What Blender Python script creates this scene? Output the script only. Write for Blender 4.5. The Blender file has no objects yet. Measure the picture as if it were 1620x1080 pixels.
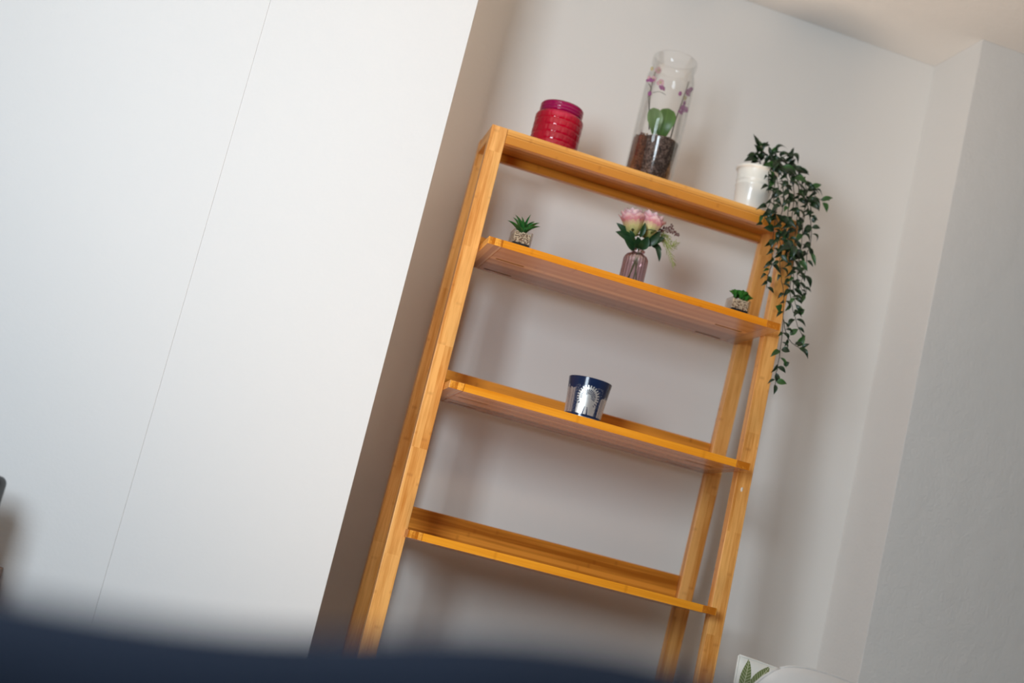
import bpy, bmesh, math, random
from mathutils import Vector, Matrix, noise as mnoise
rnd = random.Random(7)
S = bpy.context.scene
COL = S.collection
PI = math.pi

# ------------------------------------------------------------------ camera
CAM = Vector((-0.29614, -2.21368, -0.12793))
CR = Vector((0.94432767, -0.22474071, 0.24028496))
CF = Vector((0.18547527, 0.96686854, 0.17539711))
CU = Vector((-0.27174284, -0.12106543, 0.95472456))
FPX = 2099.0
cd = bpy.data.cameras.new('camera')
cam = bpy.data.objects.new('camera', cd)
COL.objects.link(cam)
M = Matrix.Identity(4)
for i in range(3):
    M[i][0] = CR[i]; M[i][1] = CU[i]; M[i][2] = -CF[i]; M[i][3] = CAM[i]
cam.matrix_world = M
cd.sensor_width = 36.0
cd.lens = FPX / 1620 * 36
cd.clip_start = 0.02
cd.dof.use_dof = True
cd.dof.focus_distance = 2.17
cd.dof.aperture_fstop = 1.85
S.camera = cam

# ------------------------------------------------------------------ light
w = bpy.data.worlds.new('world'); S.world = w; w.use_nodes = True
w.node_tree.nodes['Background'].inputs[0].default_value = (0.62, 0.70, 0.82, 1)
w.node_tree.nodes['Background'].inputs[1].default_value = 0.03

def area(name, loc, target, sx, sy, power, color):
    l = bpy.data.lights.new(name, 'AREA'); l.shape = 'RECTANGLE'
    l.size = sx; l.size_y = sy; l.energy = power; l.color = color
    o = bpy.data.objects.new(name, l); COL.objects.link(o)
    o.location = loc
    d = Vector(target) - Vector(loc)
    o.rotation_euler = d.to_track_quat('-Z', 'Y').to_euler()
    return o
# daylight from the tall window at the left, just outside the frame
area('window_daylight', (-0.85, -1.75, 0.40), (0.9, 0.1, 0.4), 0.5, 0.7, 25.5, (0.775, 0.90, 1.0))
# added warm fill lamp near the floor, aimed up to brighten the ceiling
sb_ = area('added_ceiling_fill', (0.08, -0.82, -1.12), (0.0, -0.80, 1.0), 0.55, 0.40, 10.0, (1.0, 0.79, 0.61))
sb_.data.spread = math.radians(82)
S.view_settings.view_transform = 'Standard'
S.view_settings.look = 'None'
S.view_settings.gamma = 1.0
S.view_settings.exposure = 0.0
S.view_settings.use_curve_mapping = False

# ------------------------------------------------------------------ helpers
FLOOR = -1.16; CEIL = 1.1407

def ray(px, py):
    return CF + CR * ((px - 810) / FPX) - CU * ((py - 540) / FPX)

def at(px, py, y):
    q = ray(px, py)
    return CAM + q * ((y - CAM.y) / q.y)

def tag(o, label=None, cat=None, group=None, kind=None):
    if label: o['label'] = label
    if cat: o['category'] = cat
    if group: o['group'] = group
    if kind: o['kind'] = kind
    return o

def empty(name, loc, label, cat, group=None):
    o = bpy.data.objects.new(name, None); COL.objects.link(o)
    o.location = loc; o.empty_display_size = 0.02
    return tag(o, label, cat, group)

def link(name, me, mat=None, parent=None, smooth=False, loc=None):
    o = bpy.data.objects.new(name, me); COL.objects.link(o)
    if mat is not None and not me.materials: me.materials.append(mat)
    if parent is not None:
        o.parent = parent
    if loc is not None: o.location = loc
    if smooth:
        for p in me.polygons: p.use_smooth = True
    return o

def mesh(name, vs, fs):
    me = bpy.data.meshes.new(name); me.from_pydata([tuple(v) for v in vs], [], fs); me.update()
    return me

def fixn(me):
    bm = bmesh.new(); bm.from_mesh(me)
    bmesh.ops.remove_doubles(bm, verts=bm.verts, dist=1e-6)
    bmesh.ops.recalc_face_normals(bm, faces=bm.faces); bm.to_mesh(me); bm.free()
    return me

def rel(root, P):
    return Vector(P) - root.location

def beam(name, b0, b1, t0, t1, mat, parent, bevel=0.0015, off=Vector((0, 0, 0))):
    """solid between a bottom rectangle (b0..b1) and a top rectangle (t0..t1); each a min and max corner at one height"""
    def rect(a, b): return [(a[0], a[1], a[2]), (b[0], a[1], a[2]), (b[0], b[1], a[2]), (a[0], b[1], a[2])]
    vs = [Vector(v) - off for v in rect(b0, b1) + rect(t0, t1)]
    fs = [(3, 2, 1, 0), (4, 5, 6, 7), (0, 1, 5, 4), (1, 2, 6, 5), (2, 3, 7, 6), (3, 0, 4, 7)]
    me = mesh(name, vs, fs)
    if bevel: bevel_mesh(me, bevel)
    return link(name, me, mat, parent)

def bevel_mesh(me, w_, seg=2):
    bm = bmesh.new(); bm.from_mesh(me)
    bmesh.ops.bevel(bm, geom=list(bm.edges), offset=w_, segments=seg, profile=0.5, affect='EDGES', clamp_overlap=True)
    bm.to_mesh(me); bm.free()

def box(name, a, b, mat, parent=None, bevel=0.001, off=Vector((0, 0, 0)), seg=2, smooth=False):
    vs = [Vector(v) - off for v in [(a[0], a[1], a[2]), (b[0], a[1], a[2]), (b[0], b[1], a[2]), (a[0], b[1], a[2]),
                                    (a[0], a[1], b[2]), (b[0], a[1], b[2]), (b[0], b[1], b[2]), (a[0], b[1], b[2])]]
    me = mesh(name, vs, [(3, 2, 1, 0), (4, 5, 6, 7), (0, 1, 5, 4), (1, 2, 6, 5), (2, 3, 7, 6), (3, 0, 4, 7)])
    if bevel: bevel_mesh(me, bevel, seg)
    return link(name, me, mat, parent, smooth)

def lathe(name, prof, mat, parent, n=48, rfun=None, loc=None, close=False):
    """prof: list of (r, z). r=0 ends become poles"""
    vs = []; fs = []; rows = []
    for k, (r, z) in enumerate(prof):
        if r < 1e-7:
            rows.append([len(vs)]); vs.append((0, 0, z))
        else:
            row = []
            for i in range(n):
                a = 2 * PI * i / n
                rr = r if rfun is None else rfun(r, z, a, k)
                row.append(len(vs)); vs.append((rr * math.cos(a), rr * math.sin(a), z))
            rows.append(row)
    for A, B in zip(rows, rows[1:]):
        if len(A) == 1 and len(B) == 1: continue
        for i in range(n):
            j = (i + 1) % n
            if len(A) == 1: fs.append((A[0], B[j], B[i]))
            elif len(B) == 1: fs.append((A[i], A[j], B[0]))
            else: fs.append((A[i], A[j], B[j], B[i]))
    me = fixn(mesh(name, vs, fs))
    return link(name, me, mat, parent, True, loc)

def tube_mesh(name, pts, r, n=6, taper=None):
    pts = [Vector(p) for p in pts]
    vs = []; fs = []
    up = Vector((0.3, 1, 0.2)).normalized()
    for k, p in enumerate(pts):
        d = (pts[min(k + 1, len(pts) - 1)] - pts[max(k - 1, 0)]).normalized()
        a = d.cross(up).normalized(); b = d.cross(a)
        rr = r * (1 if taper is None else 1 + (taper - 1) * k / (len(pts) - 1))
        for i in range(n):
            t = 2 * PI * i / n
            vs.append(p + (a * math.cos(t) + b * math.sin(t)) * rr)
    for k in range(len(pts) - 1):
        for i in range(n):
            j = (i + 1) % n
            fs.append((k * n + i, k * n + j, (k + 1) * n + j, (k + 1) * n + i))
    fs.append(tuple(range(n - 1, -1, -1))); fs.append(tuple(range((len(pts) - 1) * n, len(pts) * n)))
    return mesh(name, vs, fs)

def smooth_path(pts, sub=4):
    pts = [Vector(p) for p in pts]; out = []
    for i in range(len(pts) - 1):
        p0 = pts[max(i - 1, 0)]; p1 = pts[i]; p2 = pts[i + 1]; p3 = pts[min(i + 2, len(pts) - 1)]
        for k in range(sub):
            t = k / sub
            out.append(0.5 * ((2 * p1) + (-p0 + p2) * t + (2 * p0 - 5 * p1 + 4 * p2 - p3) * t * t + (-p0 + 3 * p1 - 3 * p2 + p3) * t ** 3))
    out.append(pts[-1])
    return out

def place(o, base, tip, width, normal, parent):
    """orient a unit leaf (x: length 0..1, y: half width +-.5, z: normal) from base to tip"""
    base = Vector(base); tip = Vector(tip)
    x = tip - base; L = x.length; x.normalize()
    z = Vector(normal); z = (z - x * z.dot(x)).normalized(); y = z.cross(x)
    m = Matrix.Identity(4)
    for i in range(3):
        m[i][0] = x[i] * L; m[i][1] = y[i] * width; m[i][2] = z[i] * L; m[i][3] = base[i]
    o.parent = parent
    o.matrix_basis = m

# ------------------------------------------------------------------ materials
def newmat(name):
    m = bpy.data.materials.new(name); m.use_nodes = True
    nt = m.node_tree; b = nt.nodes['Principled BSDF']
    return m, nt, b

def N(nt, t, **kw):
    n = nt.nodes.new(t)
    for k, v in kw.items():
        if hasattr(n, k): setattr(n, k, v)
    return n

def math_n(nt, op, a, b=None):
    n = nt.nodes.new('ShaderNodeMath'); n.operation = op
    for i, v in enumerate((a, b)):
        if v is None: continue
        if isinstance(v, (int, float)): n.inputs[i].default_value = v
        else: nt.links.new(v, n.inputs[i])
    return n.outputs[0]

def mixc(nt, fac, a, b, blend='MIX'):
    n = nt.nodes.new('ShaderNodeMix'); n.data_type = 'RGBA'; n.blend_type = blend
    for s, v in ((n.inputs[0], fac), (n.inputs[6], a), (n.inputs[7], b)):
        if isinstance(v, (int, float)): s.default_value = v
        elif isinstance(v, tuple): s.default_value = (*v, 1)
        else: nt.links.new(v, s)
    return n.outputs[2]

def ramp(nt, fac, stops):
    n = nt.nodes.new('ShaderNodeValToRGB'); nt.links.new(fac, n.inputs[0])
    e = n.color_ramp.elements
    while len(e) < len(stops): e.new(0.5)
    for q, (p, c) in zip(e, stops): q.position = p; q.color = (*c, 1) if len(c) == 3 else c
    return n.outputs[0]

def plain(name, col, rough=0.5, metal=0.0, bump=0.0, bscale=200, var=0.0, vscale=40, coat=0.0, sheen=0.0, spec=0.5):
    m, nt, b = newmat(name)
    b.inputs['Base Color'].default_value = (*col, 1)
    b.inputs['Roughness'].default_value = rough; b.inputs['Metallic'].default_value = metal
    b.inputs['Coat Weight'].default_value = coat; b.inputs['Specular IOR Level'].default_value = spec
    b.inputs['Sheen Weight'].default_value = sheen
    tc = N(nt, 'ShaderNodeTexCoord')
    if var:
        nz = N(nt, 'ShaderNodeTexNoise'); nz.inputs['Scale'].default_value = vscale
        nt.links.new(tc.outputs['Object'], nz.inputs['Vector'])
        lo = tuple(c * (1 - var) for c in col); hi = tuple(min(1, c * (1 + var)) for c in col)
        nt.links.new(ramp(nt, nz.outputs[0], [(0.3, lo), (0.7, hi)]), b.inputs['Base Color'])
    if bump:
        nz = N(nt, 'ShaderNodeTexNoise'); nz.inputs['Scale'].default_value = bscale; nz.inputs['Detail'].default_value = 3
        nt.links.new(tc.outputs['Object'], nz.inputs['Vector'])
        bp = N(nt, 'ShaderNodeBump'); bp.inputs['Strength'].default_value = bump; bp.inputs['Distance'].default_value = 0.002
        nt.links.new(nz.outputs[0], bp.inputs['Height']); nt.links.new(bp.outputs[0], b.inputs['Normal'])
    return m

def wall_mat(name, col, bump=0.12):
    m, nt, b = newmat(name)
    b.inputs['Roughness'].default_value = 0.75
    b.inputs['Specular IOR Level'].default_value = 0.3
    tc = N(nt, 'ShaderNodeTexCoord')
    n1 = N(nt, 'ShaderNodeTexNoise'); n1.inputs['Scale'].default_value = 3.0; n1.inputs['Detail'].default_value = 4
    nt.links.new(tc.outputs['Object'], n1.inputs['Vector'])
    nt.links.new(ramp(nt, n1.outputs[0], [(0.3, tuple(c * 0.985 for c in col)), (0.7, col)]), b.inputs['Base Color'])
    n2 = N(nt, 'ShaderNodeTexNoise'); n2.inputs['Scale'].default_value = 190; n2.inputs['Detail'].default_value = 3
    n3 = N(nt, 'ShaderNodeTexNoise'); n3.inputs['Scale'].default_value = 22; n3.inputs['Detail'].default_value = 2
    for n in (n2, n3): nt.links.new(tc.outputs['Object'], n.inputs['Vector'])
    h = math_n(nt, 'ADD', n2.outputs[0], math_n(nt, 'MULTIPLY', n3.outputs[0], 2.0))
    bp = N(nt, 'ShaderNodeBump'); bp.inputs['Strength'].default_value = bump; bp.inputs['Distance'].default_value = 0.002
    nt.links.new(h, bp.inputs['Height']); nt.links.new(bp.outputs[0], b.inputs['Normal'])
    return m

def bamboo(name, axis, light, dark, strip=0.0075, rough=0.33, amt=0.34, single=False):
    """laminated bamboo; axis = grain direction index"""
    m, nt, b = newmat(name)
    L = nt.links
    tc = N(nt, 'ShaderNodeTexCoord'); sp = N(nt, 'ShaderNodeSeparateXYZ'); L.new(tc.outputs['Object'], sp.inputs[0])
    ax = [sp.outputs[i] for i in range(3)]
    others = [i for i in range(3) if i != axis]
    s0 = math_n(nt, 'FLOOR', math_n(nt, 'DIVIDE', math_n(nt, 'ADD', ax[others[0]], 3.0013), strip))
    s1 = math_n(nt, 'FLOOR', math_n(nt, 'DIVIDE', math_n(nt, 'ADD', ax[others[1]], 3.0017), strip))
    cmb = N(nt, 'ShaderNodeCombineXYZ'); L.new(s0, cmb.inputs[0])
    if not single: L.new(s1, cmb.inputs[1])
    wn = N(nt, 'ShaderNodeTexWhiteNoise'); L.new(cmb.outputs[0], wn.inputs['Vector'])
    # fibres
    mp = N(nt, 'ShaderNodeMapping'); L.new(tc.outputs['Object'], mp.inputs[0])
    sc = [420, 420, 420]; sc[axis] = 9
    mp.inputs['Scale'].default_value = sc
    fn = N(nt, 'ShaderNodeTexNoise'); fn.inputs['Scale'].default_value = 1; fn.inputs['Detail'].default_value = 4
    L.new(mp.outputs[0], fn.inputs['Vector'])
    mp2 = N(nt, 'ShaderNodeMapping'); L.new(tc.outputs['Object'], mp2.inputs[0])
    sc = [70, 70, 70]; sc[axis] = 2.5
    mp2.inputs['Scale'].default_value = sc
    fn2 = N(nt, 'ShaderNodeTexNoise'); fn2.inputs['Scale'].default_value = 1; fn2.inputs['Detail'].default_value = 2
    L.new(mp2.outputs[0], fn2.inputs['Vector'])
    t = math_n(nt, 'ADD', math_n(nt, 'MULTIPLY', wn.outputs['Value'], amt),
               math_n(nt, 'ADD', math_n(nt, 'MULTIPLY', fn.outputs[0], 0.40), math_n(nt, 'MULTIPLY', fn2.outputs[0], 0.40)))
    col = ramp(nt, t, [(0.38, light), (0.67, dark)])
    # knuckles of the cane: short darker marks, one every 25 cm or so of each strip
    ph = math_n(nt, 'FRACT', math_n(nt, 'ADD', math_n(nt, 'DIVIDE', ax[axis], 0.23), math_n(nt, 'MULTIPLY', wn.outputs['Value'], 7.31)))
    d = math_n(nt, 'ABSOLUTE', math_n(nt, 'SUBTRACT', ph, 0.5))
    kn = N(nt, 'ShaderNodeMapRange'); L.new(d, kn.inputs[0]); kn.inputs[1].default_value = 0.0; kn.inputs[2].default_value = 0.018
    kn.inputs[3].default_value = 0.42; kn.inputs[4].default_value = 0.0
    fc = math_n(nt, 'MULTIPLY', kn.outputs[0], math_n(nt, 'MULTIPLY', fn2.outputs[0], 1.3))
    col = mixc(nt, fc, col, (dark[0] * 0.55, dark[1] * 0.38, dark[2] * 0.3))
    L.new(col, b.inputs['Base Color'])
    b.inputs['Roughness'].default_value = rough
    b.inputs['Coat Weight'].default_value = 0.10; b.inputs['Coat Roughness'].default_value = 0.2; b.inputs['Specular IOR Level'].default_value = 0.4
    bp = N(nt, 'ShaderNodeBump'); bp.inputs['Strength'].default_value = 0.08; bp.inputs['Distance'].default_value = 0.001
    L.new(fn.outputs[0], bp.inputs['Height']); L.new(bp.outputs[0], b.inputs['Normal'])
    return m

LT = (0.95, 0.485, 0.145); DK = (0.64, 0.235, 0.038)
M_POST = bamboo('bamboo_post', 2, LT, DK, 0.0097, 0.33, 0.2)
M_RAILX = bamboo('bamboo_rail', 0, (0.90, 0.46, 0.12), (0.66, 0.25, 0.03), 0.0085)
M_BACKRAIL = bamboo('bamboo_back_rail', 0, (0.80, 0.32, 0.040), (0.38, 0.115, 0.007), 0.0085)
M_SHELF = bamboo('bamboo_shelf', 0, (0.92, 0.385, 0.030), (0.70, 0.225, 0.008), 0.017, 0.26)
M_CAP = bamboo('bamboo_end_cap', 1, (0.94, 0.42, 0.06), (0.50, 0.15, 0.010), 0.0050, 0.26, 0.5, True)
M_UNDER = bamboo('bamboo_shaded_underside', 0, (0.52, 0.24, 0.085), (0.36, 0.14, 0.040), 0.017, 0.26)  # underside shade painted in: same bamboo, darker and browner than the edges
M_SLOT = plain('slot_shade_bamboo', (0.30, 0.12, 0.02), 0.8)  # slot insides coloured dark, the shade of the recess put into the colour
M_UNDERC = bamboo('bamboo_shaded_cap', 1, (0.46, 0.235, 0.105), (0.32, 0.14, 0.055), 0.009, 0.24)  # end cap undersides carry the same painted-in shade
M_SIDE = bamboo('bamboo_side_rail', 1, (0.90, 0.43, 0.08), (0.64, 0.24, 0.03), 0.0085)
M_WALL = wall_mat('breast_wall_cool_lit', (0.785, 0.782, 0.778))  # same paint as the alcove, with the cooler daylight tint put into the colour
M_WALLB = wall_mat('alcove_wall_warm_lit', (0.85, 0.812, 0.765))  # warm tint of the light put into the back wall colour
M_WALLR = wall_mat('wall_warm_lit_textured', (0.81, 0.777, 0.735), 0.45)  # pier colour also carries the warm light tint; coarser bump is its own
M_CEIL = wall_mat('ceiling_paint', (0.84, 0.81, 0.77), 0.3)
M_WALLD = wall_mat('far_wall_paint', (0.42, 0.36, 0.31))

def glass(name, tint, edge=None, gloss_rough=0.02, base_mix=0.04, fres=0.45):
    """thin clear glass: see-through with a fresnel sheen, deeper tint towards the rim of the curve"""
    m = bpy.data.materials.new(name); m.use_nodes = True
    nt = m.node_tree; nt.nodes.clear()
    out = N(nt, 'ShaderNodeOutputMaterial'); tr = N(nt, 'ShaderNodeBsdfTransparent'); gl = N(nt, 'ShaderNodeBsdfGlossy')
    gl.inputs['Roughness'].default_value = gloss_rough
    lw = N(nt, 'ShaderNodeLayerWeight'); lw.inputs['Blend'].default_value = 0.35
    c = mixc(nt, math_n(nt, 'POWER', lw.outputs['Facing'], 1.6), tint, edge if edge else tuple(x * 0.72 for x in tint))
    nt.links.new(c, tr.inputs[0])
    fr = N(nt, 'ShaderNodeFresnel'); fr.inputs[0].default_value = 1.45
    f = math_n(nt, 'ADD', math_n(nt, 'MULTIPLY', fr.outputs[0], fres), base_mix - 0.02)
    mx = N(nt, 'ShaderNodeMixShader'); nt.links.new(f, mx.inputs[0]); nt.links.new(tr.outputs[0], mx.inputs[1]); nt.links.new(gl.outputs[0], mx.inputs[2])
    nt.links.new(mx.outputs[0], out.inputs[0])
    return m

# ------------------------------------------------------------------ the room
def quadstrip(name, pts_bottom, pts_top, mat, kind='structure'):
    vs = list(pts_bottom) + list(pts_top); n = len(pts_bottom)
    fs = [(i, i + 1, n + i + 1, n + i) for i in range(n - 1)]
    o = link(name, mesh(name, vs, fs), mat); o['kind'] = kind
    return o

YB = 0.24; YP = 0.0672; YL = -0.08
def solid(name, outline_b, outline_t, zb, zt, mat, bev=0.0008):
    n = len(outline_b)
    vs = [(x, y, zb) for x, y in outline_b] + [(x, y, zt) for x, y in outline_t]
    fs = [tuple(range(n - 1, -1, -1)), tuple(range(n, 2 * n))] + [(i, (i + 1) % n, n + (i + 1) % n, n + i) for i in range(n)]
    me = mesh(name, vs, fs); bevel_mesh(me, bev, 2)
    o = link(name, me, mat); o['kind'] = 'structure'
    return o
# corner lines, slightly off plumb as plastered corners are
def lx(xa, za, xb, zb_, z): return xa + (xb - xa) * (z - za) / (zb_ - za)
eL = lambda z: lx(-0.0883, 0.8125, -0.0800, -0.2787, z)
eC = lambda z: lx(-0.4187, 0.6965, -0.4088, -0.2971, z)
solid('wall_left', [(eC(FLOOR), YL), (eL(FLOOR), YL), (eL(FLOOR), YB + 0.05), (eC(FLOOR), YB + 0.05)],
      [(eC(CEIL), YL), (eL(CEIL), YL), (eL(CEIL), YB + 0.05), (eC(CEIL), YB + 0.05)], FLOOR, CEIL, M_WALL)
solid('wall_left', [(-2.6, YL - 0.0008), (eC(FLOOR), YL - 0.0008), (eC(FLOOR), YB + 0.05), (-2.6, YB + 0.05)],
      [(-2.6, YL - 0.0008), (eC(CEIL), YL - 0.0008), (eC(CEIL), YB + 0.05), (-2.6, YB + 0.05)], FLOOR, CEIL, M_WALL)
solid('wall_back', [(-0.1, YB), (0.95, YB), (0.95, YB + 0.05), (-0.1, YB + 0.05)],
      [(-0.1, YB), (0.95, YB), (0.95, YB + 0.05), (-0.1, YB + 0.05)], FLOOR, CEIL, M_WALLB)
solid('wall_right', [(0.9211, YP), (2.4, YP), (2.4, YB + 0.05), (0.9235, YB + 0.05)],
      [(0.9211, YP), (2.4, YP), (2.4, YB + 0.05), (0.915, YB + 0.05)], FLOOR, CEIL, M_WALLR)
quadstrip('wall_right_side', [(2.4, YP, FLOOR), (2.4, -3.2, FLOOR)], [(2.4, YP, CEIL), (2.4, -3.2, CEIL)], M_WALLD)
quadstrip('wall_left_side', [(-2.6, -3.2, FLOOR), (-2.6, YL, FLOOR)], [(-2.6, -3.2, CEIL), (-2.6, YL, CEIL)], M_WALL)
o = link('ceiling', mesh('ceiling', [(-2.6, -3.2, CEIL), (2.4, -3.2, CEIL), (2.4, 0.29, CEIL), (-2.6, 0.29, CEIL)], [(3, 2, 1, 0)]), M_CEIL); o['kind'] = 'structure'
M_FLOOR = bamboo('floor_boards', 0, (0.50, 0.32, 0.17), (0.34, 0.19, 0.09), 0.12, 0.4)
o = link('floor', mesh('floor', [(-2.6, -3.2, FLOOR), (2.4, -3.2, FLOOR), (2.4, 0.29, FLOOR), (-2.6, 0.29, FLOOR)], [(0, 1, 2, 3)]), M_FLOOR); o['kind'] = 'structure'

# ------------------------------------------------------------------ the bamboo shelf rack
W = 0.60; PW = 0.0289; PD = 0.0205; D = 0.1225; T = 0.6374; LF = 0.0542; LR = 0.0417
H1 = 0.0266; BT = 0.0128
rack = empty('shelf_rack', (0.3, 0.06, FLOOR), 'tall open bamboo shelf rack with tapering frame standing in the alcove', 'shelf')
O = rack.location.copy()
zf = FLOOR
for x0 in (0.0, W - PW):
    yb = -LF * (T - zf)
    beam('front_leg', (x0, yb, zf), (x0 + PW, yb + PD, zf), (x0, 0, T), (x0 + PW, PD, T), M_POST, rack, 0.0012, O)
    yb = D + LR * (T - zf)
    beam('rear_leg', (x0, yb - PD, zf), (x0 + PW, yb, zf), (x0, D - PD, T), (x0 + PW, D, T), M_POST, rack, 0.0012, O)
g = 0.0006
box('front_rail', (PW + g, 0.0004, T - H1), (W - PW - g, 0.013, T - 0.0112), M_RAILX, rack, 0.0006, O)
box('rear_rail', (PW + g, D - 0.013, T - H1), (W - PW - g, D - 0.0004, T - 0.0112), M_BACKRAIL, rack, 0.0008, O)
for x0 in (0.0008, W - 0.0128):
    box('side_rail', (x0, PD + g, T - H1), (x0 + 0.012, D - PD - g, T - 0.0005), M_SIDE, rack, 0.0008, O)
box('top_board', (PW + g, 0.0004, T - 0.0108), (W - PW - g, D - 0.0004, T), M_RAILX, rack, 0.0006, O)

def slab(name, xs, ys, z0, z1, rec, depth, mat, parent, off):
    """board with slots cut into its underside; rec = set of (i, j) cells that are recessed"""
    vs = []; fs = []
    inner = set()
    def q(*p, inn=False):
        if inn: inner.add(len(fs))
        k = len(vs); vs.extend(Vector(v) - off for v in p); fs.append((k, k + 1, k + 2, k + 3))
    nx, ny = len(xs) - 1, len(ys) - 1
    zb = lambda i, j: None if not (0 <= i < nx and 0 <= j < ny) else (z0 + depth if (i, j) in rec else z0)
    for i in range(nx):
        for j in range(ny):
            z = zb(i, j)
            q((xs[i], ys[j], z), (xs[i], ys[j + 1], z), (xs[i + 1], ys[j + 1], z), (xs[i + 1], ys[j], z), inn=(i, j) in rec)
            for di, dj, a, b_ in ((1, 0, (xs[i + 1], ys[j]), (xs[i + 1], ys[j + 1])), (0, 1, (xs[i + 1], ys[j + 1]), (xs[i], ys[j + 1]))):
                z2 = zb(i + di, j + dj)
                if z2 is not None and z2 != z: q((*a, z), (*b_, z), (*b_, z2), (*a, z2), inn=True)
    X0, X1, Y0, Y1 = xs[0], xs[-1], ys[0], ys[-1]
    q((X0, Y0, z1), (X1, Y0, z1), (X1, Y1, z1), (X0, Y1, z1))
    for i in range(nx):
        q((xs[i], Y0, z0), (xs[i + 1], Y0, z0), (xs[i + 1], Y0, z1), (xs[i], Y0, z1))
        q((xs[i + 1], Y1, z0), (xs[i], Y1, z0), (xs[i], Y1, z1), (xs[i + 1], Y1, z1))
    for j in range(ny):
        q((X0, ys[j + 1], z0), (X0, ys[j], z0), (X0, ys[j], z1), (X0, ys[j + 1], z1))
        q((X1, ys[j], z0), (X1, ys[j + 1], z0), (X1, ys[j + 1], z1), (X1, ys[j], z1))
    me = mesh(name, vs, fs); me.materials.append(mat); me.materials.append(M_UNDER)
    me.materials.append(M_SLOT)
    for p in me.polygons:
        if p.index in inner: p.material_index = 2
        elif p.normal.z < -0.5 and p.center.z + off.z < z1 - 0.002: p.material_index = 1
    return link(name, me, None, parent)

shelves = [(0.4212, -0.0805, 0.0318, 0.5696, 0.124), (0.1700, -0.0785, 0.0293, 0.5705, 0.132), (-0.0817, -0.068, 0.0256, 0.5705, 0.142)]
CAPW = 0.0255
for z, yf, xl, xr, yr in shelves:
    x0 = max(xl, PW + g) if z > 0 else PW - 0.001
    x0, x1 = xl, xr
    xs = [x0 + CAPW, x0 + CAPW + 0.009, x0 + CAPW + 0.061, x1 - CAPW - 0.061, x1 - CAPW - 0.009, x1 - CAPW]
    ys = [yf, 0.0050, 0.0118, 0.1045, 0.1112, yr]
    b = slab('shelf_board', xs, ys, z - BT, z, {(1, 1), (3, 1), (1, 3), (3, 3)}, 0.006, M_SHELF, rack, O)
    for a0, a1 in ((x0, x0 + CAPW - 0.0003), (x1 - CAPW + 0.0003, x1)):
        c = box('end_cap', (a0, yf, z - BT), (a1, yr, z), M_CAP, None, 0.0007, O)
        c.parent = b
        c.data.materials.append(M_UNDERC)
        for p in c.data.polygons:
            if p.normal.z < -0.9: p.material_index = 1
    rr = D + LR * (T - z) - 0.010
    rail_lo = z + 0.0005
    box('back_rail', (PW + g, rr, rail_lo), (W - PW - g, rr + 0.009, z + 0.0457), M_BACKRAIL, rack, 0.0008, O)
# low cross bars that tie the legs together near the floor
for y0 in (-LF * (T + 0.95) + 0.004, D + LR * (T + 0.95) - 0.016):
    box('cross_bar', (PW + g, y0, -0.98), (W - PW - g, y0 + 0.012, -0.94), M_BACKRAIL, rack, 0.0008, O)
# white screw cover cap on the right front leg
cp = at(1173.5, 774, -LF * (T - 0.125))
bm = bmesh.new(); bmesh.ops.create_uvsphere(bm, u_segments=16, v_segments=8, radius=1.0)
me = bpy.data.meshes.new('screw_cap'); bm.to_mesh(me); bm.free()
sc_ = link('screw_cap', me, plain('cap_white', (0.85, 0.78, 0.66), 0.4), rack, True, cp - O)
sc_.scale = (0.0022, 0.0014, 0.0042); sc_['label'] = 'small cream screw cap'

# ------------------------------------------------------------------ red glass jar
SR = Vector((0, 0, 0))
def on(x, y, z): return (x, y, z + 0.0002)
jar = empty('candle_jar', on(0.1255, 0.061, T), 'red embossed glass candle jar with magenta rim on the top shelf', 'jar')
def red_glass(name, a, b, amount):
    m, nt, bs = newmat(name)
    tr = N(nt, 'ShaderNodeBsdfTransparent'); mx = N(nt, 'ShaderNodeMixShader'); out = nt.nodes['Material Output']
    tr.inputs[0].default_value = (0.72, 0.02, 0.14, 1)
    lw = N(nt, 'ShaderNodeLayerWeight'); lw.inputs['Blend'].default_value = 0.4
    nt.links.new(mixc(nt, lw.outputs['Facing'], a, b), bs.inputs['Base Color'])
    bs.inputs['Roughness'].default_value = 0.08; bs.inputs['Coat Weight'].default_value = 0.6
    mx.inputs[0].default_value = amount
    nt.links.new(tr.outputs[0], mx.inputs[1]); nt.links.new(bs.outputs[0], mx.inputs[2]); nt.links.new(mx.outputs[0], out.inputs[0])
    return m
def emboss(r, z, a, k):
    if not (0.004 < z < 0.066) or r < 0.043: return r
    row = z / 0.0135; off = 0.5 if int(row) % 2 else 0
    u = (a / (2 * PI) * 20 + off) % 1; v = row % 1
    e = min(u, 1 - u) * 2; f_ = min(v, 1 - v) * 2
    return r + 0.0007 * (min(1, e * 3.0) * min(1, f_ * 2.6)) - 0.0004
prof = [(0, 0), (0.040, 0), (0.0435, 0.002)] + [(0.0443, 0.004 + 0.0625 * i / 46) for i in range(47)] + \
       [(0.0425, 0.0695), (0.0395, 0.0715), (0.0388, 0.0725)]
lathe('jar_body', prof, red_glass('red_body_glass', (0.66, 0.0, 0.030), (0.18, 0.0, 0.014), 0.66), jar, 160, emboss)
nz_ = [(0.0388, 0.0722), (0.0398, 0.0735), (0.0400, 0.0755), (0.0392, 0.0770), (0.0402, 0.0790), (0.0402, 0.0815), (0.0392, 0.0832), (0.0400, 0.0850),
       (0.0400, 0.0880), (0.0385, 0.0900), (0.0370, 0.0895), (0.0368, 0.0725)]
rk = lathe('jar_rim', nz_, red_glass('magenta_rim_glass', (0.42, 0.0, 0.13), (0.17, 0.0, 0.06), 0.55), jar, 64)
rk['label'] = 'magenta threaded glass rim'
lathe('candle_wax', [(0, 0.003), (0.0405, 0.003), (0.0405, 0.060), (0.0395, 0.0605), (0, 0.0600)], plain('red_wax', (0.75, 0.0, 0.02), 0.4), jar, 48)

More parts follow.
